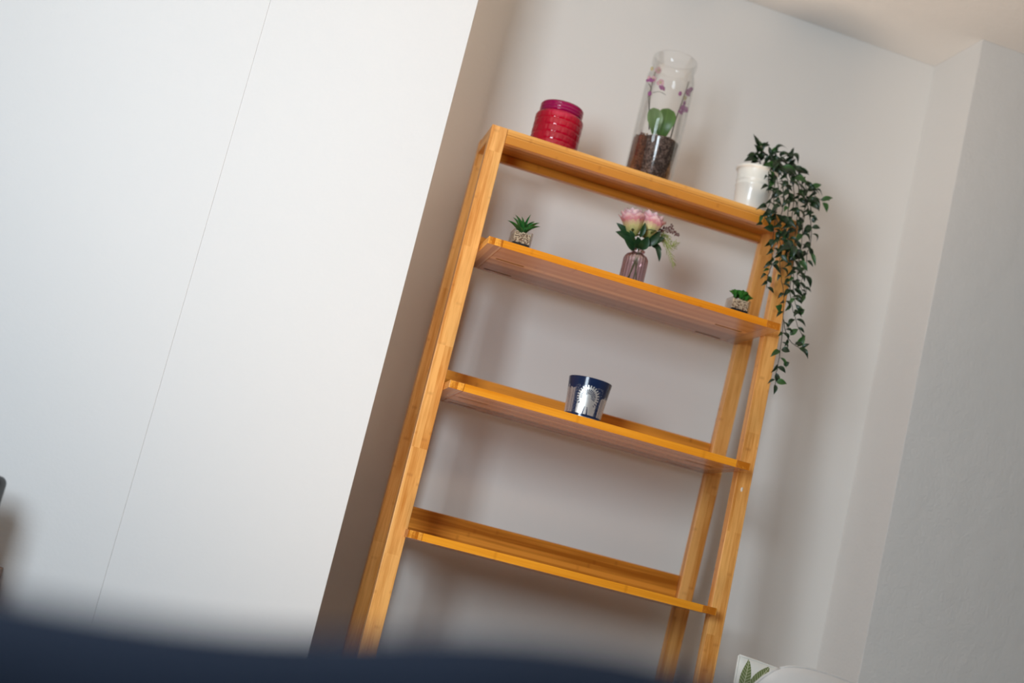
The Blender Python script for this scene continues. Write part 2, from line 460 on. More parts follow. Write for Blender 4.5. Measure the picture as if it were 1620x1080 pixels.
# ------------------------------------------------------------------ orchid in a tall glass jar
orc = empty('orchid_jar', on(0.3125, 0.0605, T), 'tall clear glass jar holding a small purple orchid planted in bark', 'plant')
M_CLEAR = glass('clear_glass', (0.998, 0.998, 0.995), (0.965, 0.97, 0.965), 0.02, 0.03, 0.32)
R0 = 0.0455
outer = [(0, 0), (0.040, 0), (R0 - 0.001, 0.002), (R0, 0.006), (R0, 0.205), (R0 - 0.002, 0.214), (0.0405, 0.222), (0.0392, 0.226), (0.0405, 0.229),
         (0.0422, 0.234), (0.0425, 0.243), (0.0412, 0.2485), (0.0392, 0.250)]
inner = [(0.0385, 0.247), (0.0385, 0.225), (0.0415, 0.214), (R0 - 0.0022, 0.204), (R0 - 0.0022, 0.007), (0.040, 0.005), (0, 0.005)]
lathe('glass_jar', outer + inner, M_CLEAR, orc, 72)
def bark_mat(name, lo, mid, hi):
    m, nt, b = newmat(name)
    tc = N(nt, 'ShaderNodeTexCoord'); vo = N(nt, 'ShaderNodeTexVoronoi'); vo.inputs['Scale'].default_value = 330
    nz = N(nt, 'ShaderNodeTexNoise'); nz.inputs['Scale'].default_value = 130; nz.inputs['Detail'].default_value = 5
    nt.links.new(tc.outputs['Object'], vo.inputs['Vector']); nt.links.new(tc.outputs['Object'], nz.inputs['Vector'])
    sp = N(nt, 'ShaderNodeSeparateColor'); nt.links.new(vo.outputs['Color'], sp.inputs[0])
    f = math_n(nt, 'ADD', math_n(nt, 'MULTIPLY', sp.outputs[0], 0.55), math_n(nt, 'MULTIPLY', nz.outputs[0], 0.45))
    nt.links.new(ramp(nt, f, [(0.15, lo), (0.5, mid), (0.85, hi)]), b.inputs['Base Color'])
    b.inputs['Roughness'].default_value = 0.8
    bp = N(nt, 'ShaderNodeBump'); bp.inputs['Strength'].default_value = 0.7; bp.inputs['Distance'].default_value = 0.002
    nt.links.new(vo.outputs['Distance'], bp.inputs['Height']); nt.links.new(bp.outputs[0], b.inputs['Normal'])
    return m
M_BARK = bark_mat('orchid_bark', (0.035, 0.02, 0.012), (0.15, 0.085, 0.058), (0.42, 0.28, 0.21))
M_BARK2 = bark_mat('orchid_bark_red', (0.035, 0.010, 0.004), (0.15, 0.045, 0.018), (0.26, 0.10, 0.05))
def rough_top(r, z, a, k):
    return r * (1 + 0.012 * mnoise.noise(Vector((math.cos(a) * 6, math.sin(a) * 6, z * 300))))
def crescent(r, z, a, k):
    r = rough_top(r, z, a, k)
    d = abs((a - math.atan2(-0.0066, 0.0062) + PI) % (2 * PI) - PI)
    return r if d > 1.75 else (r * 0.35 if d < 1.55 else r * (0.35 + 0.65 * (d - 1.55) / 0.2))
bp_ = lathe('bark_bed', [(0, 0.006), (0.041, 0.006), (0.0426, 0.010), (0.0426, 0.030), (0.0426, 0.055), (0.0426, 0.078), (0.041, 0.0815), (0.030, 0.0815), (0, 0.0815)], M_BARK2, orc, 96, crescent)
bm = bmesh.new()
def chunk(bm, c, s, rx):
    g_ = bmesh.ops.create_icosphere(bm, subdivisions=1, radius=1.0)
    mm = Matrix.Translation(c) @ Matrix.Rotation(rx, 4, Vector((rnd.random() + .1, rnd.random(), rnd.random())).normalized()) @ Matrix.Diagonal((*s, 1))
    for v in g_['verts']: v.co = mm @ (v.co * (1 + 0.25 * (rnd.random() - 0.5)))
for _ in range(420):
    a = rnd.random() * 2 * PI; r = 0.0415 * math.sqrt(rnd.random())
    if Vector((r * math.cos(a) - 0.0062, r * math.sin(a) + 0.0066)).length > 0.031 and abs((a + 0.817 + PI) % (2 * PI) - PI) < 1.6: continue
    chunk(bm, Vector((r * math.cos(a), r * math.sin(a), 0.0815 + 0.003 * rnd.random())), (0.0022 + 0.0016 * rnd.random(), 0.0014, 0.0011 + 0.001 * rnd.random()), rnd.random() * 6)
me = bpy.data.meshes.new('bark_chips'); bm.to_mesh(me); bm.free()
o = link('bark_chips', me, M_BARK, orc); o['kind'] = 'stuff'
# clear inner pot, packed with paler bark, standing at the front of the jar
Cpot = Vector((0.0062, -0.0066, 0))
ipot = lathe('inner_pot', [(0, 0.007), (0.0275, 0.007), (0.029, 0.009), (0.0330, 0.082), (0.0338, 0.0835), (0.0330, 0.0835), (0.0315, 0.079)], glass('pot_plastic', (0.90, 0.90, 0.92), (0.6, 0.6, 0.64), 0.12, 0.07), orc, 48, None, Cpot)
lathe('potting_bark', [(0, 0.0075), (0.0272, 0.0075), (0.0285, 0.010), (0.0322, 0.0825), (0.0290, 0.0860), (0.012, 0.0870), (0, 0.0875)], M_BARK, orc, 56, rough_top, Cpot)

def unit_leaf(name, n=8, wfun=None, bend=0.12, fold=0.10, mid=True):
    """unit leaf: x 0..1, width 1, domed and folded along its midrib"""
    vs = []; fs = []
    wf = wfun or (lambda t: math.sin(PI * t ** 0.8) ** 0.9)
    for i in range(n + 1):
        t = i / n; h = max(0.0, wf(t)) * 0.5
        zc = bend * (t * (1 - t) * 4) - bend * 0.2 * t
        vs += [(t, -h, zc + fold * h), (t, 0, zc), (t, h, zc + fold * h)]
    for i in range(n):
        a = i * 3
        fs += [(a, a + 3, a + 4, a + 1), (a + 1, a + 4, a + 5, a + 2)]
    me = mesh(name, vs, fs)
    bm = bmesh.new(); bm.from_mesh(me); bmesh.ops.remove_doubles(bm, verts=bm.verts, dist=1e-5); bm.to_mesh(me); bm.free()
    for p in me.polygons: p.use_smooth = True
    return me

def leaf_mat(name, top, edge, rough=0.35, trans=0.15, vein=0.25):
    m, nt, b = newmat(name)
    tc = N(nt, 'ShaderNodeTexCoord'); sp = N(nt, 'ShaderNodeSeparateXYZ'); nt.links.new(tc.outputs['Object'], sp.inputs[0])
    ay = math_n(nt, 'ABSOLUTE', sp.outputs[1])
    e = N(nt, 'ShaderNodeMapRange'); nt.links.new(ay, e.inputs[0]); e.inputs[1].default_value = 0.22; e.inputs[2].default_value = 0.5
    oi = N(nt, 'ShaderNodeObjectInfo')
    c0 = mixc(nt, oi.outputs['Random'], top, tuple(c * 0.62 for c in top))
    c1 = mixc(nt, math_n(nt, 'MULTIPLY', e.outputs[0], 0.8), c0, edge)
    mv = N(nt, 'ShaderNodeMapRange'); nt.links.new(ay, mv.inputs[0]); mv.inputs[1].default_value = 0.0; mv.inputs[2].default_value = 0.035
    mv.inputs[3].default_value = vein; mv.inputs[4].default_value = 0.0
    c2 = mixc(nt, mv.outputs[0], c1, tuple(min(1, c * 1.8) for c in edge))
    nt.links.new(c2, b.inputs['Base Color'])
    b.inputs['Roughness'].default_value = rough
    tl = N(nt, 'ShaderNodeBsdfTranslucent'); nt.links.new(c2, tl.inputs[0])
    mx = N(nt, 'ShaderNodeMixShader'); mx.inputs[0].default_value = trans
    nt.links.new(b.outputs[0], mx.inputs[1]); nt.links.new(tl.outputs[0], mx.inputs[2]); nt.links.new(mx.outputs[0], nt.nodes['Material Output'].inputs[0])
    return m

broad = unit_leaf('broad_leaf', 12, lambda t: min(1, 0.42 + 1.1 * t) * math.sqrt(max(0, 1 - max(0, (t - 0.55) / 0.45) ** 2.2)), 0.16, 0.22)
M_ORL = leaf_mat('orchid_leaf', (0.10, 0.24, 0.035), (0.14, 0.30, 0.06), 0.35, 0.2, 0.15)
M_ORL2 = leaf_mat('orchid_leaf_pale', (0.20, 0.34, 0.12), (0.24, 0.38, 0.16), 0.4, 0.2, 0.1)
def P_o(px, py, y): return at(px, py, y) - orc.location
for bpx, tpx, wd, mt in (((1036, 212), (1034, 170), 0.024, M_ORL2), ((1046, 218), (1058, 171), 0.029, M_ORL)):
    me = broad.copy(); me.materials.append(mt)
    o = link('leaf', me); place(o, P_o(*bpx, 0.048), P_o(*tpx, 0.040), wd * 1.22, Vector((-0.25, -1, 0.15)), orc)
M_STEM = plain('dark_stem', (0.045, 0.035, 0.018), 0.5)
M_FLOW = plain('orchid_purple', (0.30, 0.09, 0.24), 0.6, var=0.35, vscale=400)
M_FLOWP = plain('orchid_pale', (0.60, 0.36, 0.40), 0.6, var=0.25, vscale=400)
M_BUD = plain('orchid_bud', (0.46, 0.40, 0.22), 0.6)
st1 = link('stem', tube_mesh('stem', smooth_path([P_o(1027, 205, 0.05), P_o(1027, 170, 0.046), P_o(1030, 140, 0.044), P_o(1037, 113, 0.046), P_o(1039, 107, 0.046)]), 0.0011, 6, 0.6), M_STEM, orc, True)
link('stem', tube_mesh('stem', smooth_path([P_o(1027, 170, 0.046), P_o(1026, 152, 0.042), P_o(1030, 140, 0.040), P_o(1026, 132, 0.04)]), 0.0007, 5), M_STEM, orc, True)
link('stem', tube_mesh('stem', smooth_path([P_o(1032, 147, 0.044), P_o(1043, 145, 0.040), P_o(1053, 150, 0.038)]), 0.0005, 5), M_STEM, orc, True)
st2 = link('stem', tube_mesh('stem', smooth_path([P_o(1060, 222, 0.05), P_o(1068, 192, 0.048), P_o(1078, 164, 0.046), P_o(1090, 129, 0.05)]), 0.0012, 6, 0.6), M_STEM, orc, True)
petal5 = None
def flower(px, py, y, s, mat):
    c = P_o(px, py, y)
    f = bpy.data.objects.new('flower', None)
    vs = []; fs = []
    for k in range(5):
        a = 2 * PI * k / 5 + rnd.random()
        d = Vector((math.cos(a), 0, math.sin(a))); n_ = Vector((0, -1, 0)); sd = d.cross(n_)
        i0 = len(vs)
        for t, w_, dz in ((0.0, 0.12, 0), (0.45, 0.5, 0.1), (0.85, 0.42, 0.15), (1.0, 0.12, 0.05)):
            p = d * t + n_ * (0.5 * (0.3 + dz) * (1 - 0.7 * t))
            vs += [p - sd * w_, p + n_ * 0.12, p + sd * w_]
        for r_ in range(3):
            a0 = i0 + r_ * 3
            fs += [(a0, a0 + 3, a0 + 4, a0 + 1), (a0 + 1, a0 + 4, a0 + 5, a0 + 2)]
    me = mesh('flower', vs, fs)
    ob = link('flower', me, mat, orc, True, c)
    ob.rotation_euler = ((rnd.random() - .5) * 1.2, 0, (rnd.random() - .5) * 1.4); ob.scale = (s * 1.45,) * 3
    sb = bmesh.new(); bmesh.ops.create_icosphere(sb, subdivisions=2, radius=0.34)
    mb = bpy.data.meshes.new('flower_lip'); sb.to_mesh(mb); sb.free()
    link('flower_lip', mb, M_BUD if mat is M_FLOWP else M_FLOW, ob, True, (0, -0.25, 0))
def bud(px, py, y, s, mat):
    sb = bmesh.new(); bmesh.ops.create_icosphere(sb, subdivisions=2, radius=s)
    for v in sb.verts: v.co.z *= 1.35
    mb = bpy.data.meshes.new('flower_bud'); sb.to_mesh(mb); sb.free()
    link('flower_bud', mb, mat, orc, True, P_o(px, py, y))
for a in ((1041, 111, .043, .0045, M_FLOWP), (1029, 127, .041, .0058, M_FLOW), (1034, 125, .04, .0042, M_FLOWP), (1045, 131, .038, .0050, M_FLOWP), (1047, 139, .036, .0050, M_FLOW),
          (1088, 147, .042, .0052, M_FLOW), (1092, 142, .042, .0042, M_FLOW), (1082, 172, .040, .0052, M_FLOW), (1077, 178, .040, .0042, M_FLOW)): flower(*a)
for a in ((1031.5, 108.5, .044, .0030, M_BUD), (1028, 148, .042, .0038, M_FLOW), (1027, 123, .042, .0030, M_FLOWP), (1076, 148, .044, .0034, M_FLOW), (1084, 155, .044, .003, M_BUD), (1083, 163, .044, .0028, M_FLOW), (1086, 175, .042, .003, M_FLOW)): bud(*a)

# ------------------------------------------------------------------ square glass succulents
M_PEB = plain('cream_pebbles', (0.80, 0.60, 0.43), 0.6, var=0.35, vscale=260)
M_BASE = plain('black_base', (0.012, 0.012, 0.012), 0.5)
M_SQG = glass('square_glass', (0.995, 0.99, 0.98), (0.90, 0.89, 0.87), 0.03, 0.05)
def square_pot(name, x, y, z, s, h, label, cat, rotz=0):
    r = empty(name, (x, y, z + 0.0002), label, cat)
    # glass: rounded square vessel, outer and inner wall
    def ring(half, zz, rad, n=5):
        out = []
        for cx, cy, a0 in ((half - rad, half - rad, 0), (-half + rad, half - rad, PI / 2), (-half + rad, -half + rad, PI), (half - rad, -half + rad, 1.5 * PI)):
            for k in range(n):
                a = a0 + PI / 2 * k / (n - 1)
                out.append((cx + rad * math.cos(a), cy + rad * math.sin(a), zz))
        return out
    rings = [ring(s / 2 - 0.0015, 0, 0.004), ring(s / 2, 0.0015, 0.005), ring(s / 2, h - 0.001, 0.005), ring(s / 2 - 0.0008, h, 0.005), ring(s / 2 - 0.002, h - 0.001, 0.0035), ring(s / 2 - 0.002, 0.004, 0.0035)]
    vs = [p for q in rings for p in q]; n = 20; fs = []
    for k in range(len(rings) - 1):
        for i in range(n):
            j = (i + 1) % n; fs.append((k * n + i, k * n + j, (k + 1) * n + j, (k + 1) * n + i))
    fs.append(tuple(range(n - 1, -1, -1))); fs.append(tuple(range((len(rings) - 1) * n, len(rings) * n)))
    link('glass_pot', fixn(mesh('glass_pot', vs, fs)), M_SQG, r)
    i_ = s / 2 - 0.0026
    box('base_layer', (-i_, -i_, 0.0042), (i_, i_, 0.0150), M_BASE, r, 0.001)
    bm = bmesh.new()
    top = h - 0.004
    for _ in range(520):
        # mostly against the glass, where they are seen, and over the top
        if rnd.random() < 0.7:
            e = rnd.choice((0, 1, 2, 3)); u = (rnd.random() * 2 - 1) * (i_ - 0.0016); q = i_ - 0.0016
            px, py = ((u, -q), (u, q), (-q, u), (q, u))[e]; pz = 0.0152 + rnd.random() * (top - 0.0152)
        else:
            px, py = [(rnd.random() * 2 - 1) * (i_ - 0.002) for _ in range(2)]; pz = top + rnd.random() * 0.002
        chunk(bm, Vector((px, py, pz)), (0.0014 + rnd.random() * 0.0007, 0.0012, 0.0011 + 0.0005 * rnd.random()), rnd.random() * 6)
    me = bpy.data.meshes.new('pebbles'); bm.to_mesh(me); bm.free()
    o = link('pebbles', me, M_PEB, r, True); o['kind'] = 'stuff'
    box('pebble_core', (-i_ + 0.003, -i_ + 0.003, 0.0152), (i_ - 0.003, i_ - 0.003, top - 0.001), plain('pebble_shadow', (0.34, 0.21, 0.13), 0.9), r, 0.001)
    return r, top
M_AG = leaf_mat('agave_green', (0.035, 0.22, 0.045), (0.22, 0.42, 0.13), 0.35, 0.2, 0.1)
M_SUC = leaf_mat('succulent_green', (0.05, 0.30, 0.045), (0.10, 0.40, 0.07), 0.35, 0.2, 0.05)
spike = unit_leaf('spike', 8, lambda t: (0.75 + 0.5 * t) * (1 - t ** 1.6) + 0.0, 0.10, 0.5)
spike.materials.append(M_AG)
ZS2 = 0.4212; ZS3 = 0.1700
r1, tp = square_pot('agave_pot', 0.0950, -0.0215, ZS2, 0.0355, 0.0365, 'small spiky green agave in square pebble-filled glass at left end of shelf', 'plant')
def P1(px, py, y): return at(px, py, y) - r1.location
# each spike read off the photograph: tip pixel, tip depth
for tx, ty, ty_y in ((803, 348, -.03), (812, 343, -.015), (815.5, 339, -.03), (825.5, 342, -.01), (840, 338.5, -.03), (846.5, 350, -.01), (854, 352, -.03),
                     (855, 358, -.045), (822, 347, -.045), (830, 350, -.05), (809, 352, -.005), (836, 346, .0), (845, 361, -.05), (812, 356, -.05)):
    b_ = Vector((0.0025 * (rnd.random() - .5), 0.0025 * (rnd.random() - .5), tp - 0.001))
    o = link('leaf', spike); t_ = P1(tx, ty, ty_y)
    b_ = b_ + Vector((0.12 * (t_ - b_).x, 0.12 * (t_ - b_).y, 0))
    place(o, b_, t_, 0.0068, Vector((0, 0, 1)) - (t_ - b_).normalized() * 0.3 + Vector((0, -.55, 0)), r1)
rosl = unit_leaf('rosette_leaf', 7, lambda t: (0.45 + 0.9 * t) * math.sqrt(max(0, 1 - t ** 3.2)), 0.10, 0.45)
rosl.materials.append(M_SUC)
r2, tp = square_pot('rosette_pot', 0.5060, -0.0215, ZS2, 0.0365, 0.0345, 'low leafy green succulent in square pebble-filled glass near the right legs', 'plant')
for cx, cy, s, zz in ((-0.0105, -0.004, 0.0125, 0.005), (0.001, -0.009, 0.0150, 0.003), (0.012, -0.006, 0.0125, 0.001), (-0.003, 0.008, 0.014, 0.005), (0.010, 0.008, 0.012, 0.002)):
    for lay, (n, el, L) in enumerate(((6, 0.75, 1.5), (5, 1.05, 1.5), (3, 1.4, 1.45))):
        for k in range(n):
            a = 2 * PI * (k + 0.5 * lay) / n + cx * 50
            d = Vector((math.cos(a) * math.cos(el), math.sin(a) * math.cos(el), math.sin(el)))
            b_ = Vector((cx, cy, tp + zz)); o = link('leaf', rosl)
            place(o, b_, b_ + d * s * L * 0.85, s * 0.48, Vector((-math.cos(a) * math.sin(el), -math.sin(a) * math.sin(el), math.cos(el))), r2)

# ------------------------------------------------------------------ pink vase with roses
vase = empty('rose_vase', (0.3100, 0.0, ZS2 + 0.0002), 'ribbed pink glass bottle vase holding two pink roses and green sprigs', 'vase')
V0 = vase.location.copy()
M_PINK = glass('pink_glass', (0.97, 0.87, 0.89), (0.64, 0.25, 0.38), 0.10, 0.16, 0.6)
def ribs(r, z, a, k):
    if not (0.003 < z < 0.061) or r < 0.018: return r
    return r + 0.0012 * abs(math.sin(a * 11)) - 0.0008
vp = [(0, 0), (0.0195, 0), (0.0215, 0.002)] + [(0.0222, 0.004 + 0.050 * i / 8) for i in range(9)] + [(0.0212, 0.0585), (0.0182, 0.0635), (0.0135, 0.0662), (0.0108, 0.0675), (0.0105, 0.0700), (0.0125, 0.0712), (0.0130, 0.0730), (0.0118, 0.0742),
      (0.0100, 0.0735), (0.0092, 0.0700), (0.0095, 0.0665), (0.0165, 0.0622), (0.0198, 0.0570)] + [(0.0205, 0.050 - 0.044 * i / 6) for i in range(7)] + [(0.018, 0.004), (0, 0.004)]
lathe('glass_vase', vp, M_PINK, vase, 144, ribs)
M_ST = plain('green_stem', (0.12, 0.20, 0.05), 0.5)
def PV(px, py, y): return at(px, py, y) - V0
for pts in ([(0.004, 0.002, 0.006), (0.002, 0, 0.068), tuple(PV(1002, 372, 0.0))], [(-0.006, 0.002, 0.006), (-0.001, -0.003, 0.068), tuple(PV(1022, 374, -.004))],
            [(-0.010, -0.002, 0.006), (0.004, -0.001, 0.068), tuple(PV(1024, 390, 0)), tuple(PV(1040, 378, 0.0)), tuple(PV(1052, 372, 0))],
            [(0.010, -0.008, 0.008), (0.0, 0.004, 0.068), tuple(PV(1030, 380, .006)), tuple(PV(1046, 366, 0.006))]):
    link('stem', tube_mesh('stem', smooth_path(pts), 0.0011, 6), M_ST, vase, True)

# rose petals: a cupped patch, x along height
def petal_mesh(name, flare, cup, wide, n=6, m_=7):
    vs = []; fs = []
    for i in range(n + 1):
        t = i / n
        w_ = wide * math.sin(PI * min(1, 0.16 + 0.62 * t)) * (1 if t < .8 else math.sqrt(max(0.12, 1 - ((t - .8) / .215) ** 2)))
        for j in range(m_ + 1):
            s = (j / m_ - 0.5) * 2
            ang = s * w_
            r = 0.16 + cup * math.sin(t * PI * 0.55) + flare * max(0, t - 0.72) ** 1.3 * 3
            r += 0.02 * math.sin(s * 5 + flare * 9) * t
            vs.append((r * math.sin(ang), -r * math.cos(ang), t + 0.04 * math.cos(s * 3) * t))
    for i in range(n):
        for j in range(m_):
            a = i * (m_ + 1) + j; fs.append((a, a + 1, a + m_ + 2, a + m_ + 1))
    me = mesh(name, vs, fs)
    for p in me.polygons: p.use_smooth = True
    return me
def petal_mat():
    m, nt, b = newmat('rose_petal')
    tc = N(nt, 'ShaderNodeTexCoord'); sp = N(nt, 'ShaderNodeSeparateXYZ'); nt.links.new(tc.outputs['Object'], sp.inputs[0])
    nz = N(nt, 'ShaderNodeTexNoise'); nz.inputs['Scale'].default_value = 9; nt.links.new(tc.outputs['Object'], nz.inputs['Vector'])
    f = math_n(nt, 'ADD', sp.outputs[2], math_n(nt, 'MULTIPLY', math_n(nt, 'SUBTRACT', nz.outputs[0], 0.5), 0.35))
    c = ramp(nt, f, [(0.10, (0.60, 0.64, 0.20)), (0.50, (0.90, 0.80, 0.38)), (0.66, (0.90, 0.66, 0.45)), (0.78, (0.86, 0.36, 0.42)), (0.86, (0.90, 0.55, 0.60)), (1.0, (0.93, 0.74, 0.76))])
    nt.links.new(c, b.inputs['Base Color']); b.inputs['Roughness'].default_value = 0.6
    tl = N(nt, 'ShaderNodeBsdfTranslucent'); nt.links.new(c, tl.inputs[0])
    mx = N(nt, 'ShaderNodeMixShader'); mx.inputs[0].default_value = 0.3
    nt.links.new(b.outputs[0], mx.inputs[1]); nt.links.new(tl.outputs[0], mx.inputs[2]); nt.links.new(mx.outputs[0], nt.nodes['Material Output'].inputs[0])
    return m
M_PET = petal_mat()
PM = [petal_mesh('petal', 0.26, 0.27, 1.05), petal_mesh('petal', 0.10, 0.22, 1.15), petal_mesh('petal', 0.0, 0.14, 1.25), petal_mesh('petal', -0.05, 0.06, 1.5)]
for q in PM: q.materials.append(M_PET)
M_LEAF = leaf_mat('rose_leaf', (0.018, 0.065, 0.020), (0.035, 0.11, 0.03), 0.4, 0.12, 0.2)
M_SEP = leaf_mat('sepal', (0.16, 0.22, 0.05), (0.24, 0.30, 0.08), 0.5, 0.15, 0.1)
oval = unit_leaf('oval_leaf', 9, lambda t: math.sin(PI * t ** 0.85) ** 0.8, 0.10, 0.25); oval.materials.append(M_LEAF)
sepal = unit_leaf('sepal', 6, lambda t: (1 - t) ** 0.8 * min(1, t * 6 + .3), 0.10, 0.4); sepal.materials.append(M_SEP)
def rose(cpx, cpy, y, s, tx, ty, lean):
    h = bpy.data.objects.new('rose', None)
    base = PV(cpx, cpy, y)
    core = bmesh.new(); bmesh.ops.create_icosphere(core, subdivisions=2, radius=0.20)
    for v in core.verts: v.co.z = v.co.z * 1.7 + 0.45
    mc = bpy.data.meshes.new('rose'); core.to_mesh(mc); core.free()
    h = link('rose', mc, M_PET, vase, True, base); h.scale = (s * 1.12, s * 1.12, s)
    h.rotation_euler = lean
    for lay, (n, me, sc, zz) in enumerate(((6, PM[0], 0.86, 0.0), (5, PM[1], 0.96, 0.02), (5, PM[2], 1.0, 0.04), (4, PM[3], 0.98, 0.08))):
        for k in range(n):
            o = link('petal', me); o.parent = h; o.location = (0, 0, zz)
            o.rotation_euler = (0.0, 0, 2 * PI * (k + 0.5 * lay) / n + 0.3 * rnd.random())
            o.scale = (sc, sc, sc * (0.92 + 0.1 * rnd.random()))
    for k in range(5):
        a = 2 * PI * k / 5 + 0.4
        o = link('sepal', sepal)
        place(o, (0.05 * math.cos(a), 0.05 * math.sin(a), -0.02), (0.50 * math.cos(a), 0.50 * math.sin(a), 0.30 if k % 2 else 0.02), 0.22, Vector((0, 0, 1)), h)
rose(1001, 374, 0.0, 0.0470, 0, 0, (0.12, -0.30, 0.2))
rose(1021, 376, -0.004, 0.0450, 0, 0, (0.15, 0.02, 0.9))
# green leaves under the blooms: base, tip pixels
for b0, t0, yb, yt, wd, nn in (((1001, 384), (974, 366), 0, -.01, .018, (-.2, -1, .2)), ((1001, 380), (975, 352), .006, .0, .014, (-.3, -1, 0)), ((1004, 396), (986, 372), .0, -.012, .020, (-.1, -1, .1)),
                               ((1008, 396), (1009, 374), 0, -.014, .018, (0, -1, .1)), ((1012, 395), (1026, 374), -.002, -.014, .018, (.1, -1, .1)), ((1022, 390), (1045, 366), 0, -.008, .018, (.1, -1, .3)),
                               ((1028, 388), (1052, 376), 0, -.01, .014, (.1, -1, .5)), ((1036, 389), (1043, 414), 0, -.006, .010, (.2, -1, .1)), ((1030, 388), (1047, 396), .004, .0, .012, (.2, -1, .3)),
                               ((1012, 376), (1021, 352), -.020, -.026, .010, (0, -1, 0)), ((1002, 378), (996, 364), -.018, -.022, .009, (0, -1, 0)), ((1014, 368), (1040, 366), -.01, -.02, .009, (0, -.6, 1))):
    o = link('leaf', oval); place(o, PV(*b0, yb), PV(*t0, yt), wd, Vector(nn), vase)
# fern sprig and berry sprig on the right
M_FERN = plain('fern_green', (0.36, 0.40, 0.10), 0.6, var=0.3, vscale=300)
M_BERRY = plain('dried_berry', (0.15, 0.055, 0.05), 0.6, var=0.4, vscale=300)
def sprig(name, path, mat, nb, bl, r=0.0005, berries=False, y=0.0):
    pts = smooth_path([PV(px, py, yy) for px, py, yy in path], 5)
    bm = bmesh.new()
    def addtube(pp, rr):
        me_ = tube_mesh('t', pp, rr, 5, 0.5); bm.from_mesh(me_); bpy.data.meshes.remove(me_)
    addtube(pts, r)
    for k in range(nb):
        f = 0.15 + 0.85 * k / nb; i = min(len(pts) - 2, int(f * (len(pts) - 1)))
        p = pts[i]; d = (pts[i + 1] - pts[i]).normalized()
        sd = CU.cross(CF) if k % 2 else -CU.cross(CF)
        side = d.cross(Vector((0, -1, 0))).normalized() * (1 if k % 2 else -1)
        L = bl * (1.1 - 0.6 * f) * (0.7 + 0.6 * rnd.random())
        v = (d * 0.8 + side * 0.8 + Vector((0, (rnd.random() - .5) * 0.9, 0))).normalized()
        q = [p, p + v * L * 0.5 + d * L * 0.03, p + v * L * 0.9 + d * L * 0.3]
        addtube(q, r * 0.8)
        if berries:
            for e in range(3):
                g_ = bmesh.ops.create_icosphere(bm, subdivisions=1, radius=0.0011 + 0.0005 * rnd.random())
                cc = q[-1] + Vector([(rnd.random() - .5) * 0.004 for _ in range(3)])
                for vv in g_['verts']: vv.co += cc
    me = bpy.data.meshes.new(name); bm.to_mesh(me); bm.free()
    return link(name, me, mat, vase, True)
sprig('fern_sprig', [(1040, 380, 0.0), (1048, 376, -.002), (1056, 390, -.004), (1062, 408, -.005), (1067, 420, -.005)], M_FERN, 34, 0.012, 0.0008)
sprig('fern_sprig', [(1038, 382, 0.0), (1050, 380, -.002), (1062, 390, -.004), (1071, 383, -.004)], M_FERN, 34, 0.012, 0.0008)
sprig('fern_sprig', [(1038, 384, 0.004), (1048, 372, .004), (1056, 374, .004), (1069, 392, .003)], M_FERN, 30, 0.011, 0.0008)
sprig('berry_sprig', [(1036, 376, 0.0), (1046, 366, 0), (1060, 364, -.002), (1073, 371, -.002)], M_BERRY, 24, 0.007, 0.0007, True)
sprig('berry_sprig', [(1040, 372, 0.004), (1049, 362, .004), (1060, 360, .004), (1062, 358, .004)], M_BERRY, 8, 0.005, 0.0006, True)

# ------------------------------------------------------------------ navy and silver candle holder with ferris wheel print
cup = empty('candle_holder', (0.2812, 0.0005, ZS3 + 0.0002), 'navy and silver candle glass printed with a ferris wheel, alone on its shelf', 'candle holder')
def cup_pattern(u, z):
    """u: arc length in mm from the wheel's axis, z: height in mm; returns silver 0..1"""
    if z > 70: return 0.0
    if z < 3: return 0.0
    if z < 7.0:
        return 1.0 if mnoise.noise(Vector((u * 0.9, z * 0.9, 3))) > 0.02 else 0.15
    if z < 11.5: return 0.0
    hx, hz = 0.0, 41.0
    dx, dz = u - hx, z - hz; r = math.hypot(dx, dz); a = math.atan2(dz, dx)
    if abs(u) > 26:
        k = u / 3.1
        h = 46 + 10 * mnoise.noise(Vector((math.floor(k) * 1.7, 2, 5)))
        lit = (k % 1) > 0.42
        if u < 0: h += 8
        return 1.0 if (z < h and lit) else 0.0
    if r < 5.0: return 0.9
    if r < 13.6:
        if a > -0.45 or a < -PI + 0.45:
            return 1.0 if math.sin(a * 26) > 0.25 else 0.0
        return 1.0
    if r < 16.8: return 1.0
    if r < 20.5 and (a > -0.8 or a < -PI + 0.8):
        return 1.0 if math.sin(a * 26) > 0.0 else 0.0
    if z < hz - 8:
        leg = abs(abs(dx) - (hz - z) * 0.22)
        if leg < 0.9: return 1.0
        if abs(dx) < (hz - z) * 0.22 and abs(dx) > (hz - z) * 0.10: return 0.0
        if abs(dx) < 19: return 0.95 if abs(dx) < 17 or (z * 0.9) % 2 > 1 else 0.3
    return 0.0 if mnoise.noise(Vector((u * 1.3, z * 1.3, 0))) < 0.42 or z > 60 else 0.7
NT, NZ = 420, 110
vs = []; fs = []; val = []
hub = at(930.5, 628.5, -0.034) - cup.location
ahub = math.atan2(hub.y, hub.x)
def cr(z): return 0.0325 + 0.0058 * (z / 0.0745) ** 1.5
for k in range(NZ + 1):
    z = 0.0745 * k / NZ
    for i in range(NT):
        a = 2 * PI * i / NT
        vs.append((cr(z) * math.cos(a), cr(z) * math.sin(a), z))
        da = (a - ahub + PI) % (2 * PI) - PI
        val.append(cup_pattern(da * 36.0, z * 1000))
for k in range(NZ):
    for i in range(NT):
        j = (i + 1) % NT; fs.append((k * NT + i, k * NT + j, (k + 1) * NT + j, (k + 1) * NT + i))
me = mesh('cup_wall', vs, fs)
at_ = me.attributes.new('silver', 'FLOAT', 'POINT')
at_.data.foreach_set('value', val)
m, nt, b = newmat('navy_silver_print')
an = N(nt, 'ShaderNodeAttribute'); an.attribute_name = 'silver'
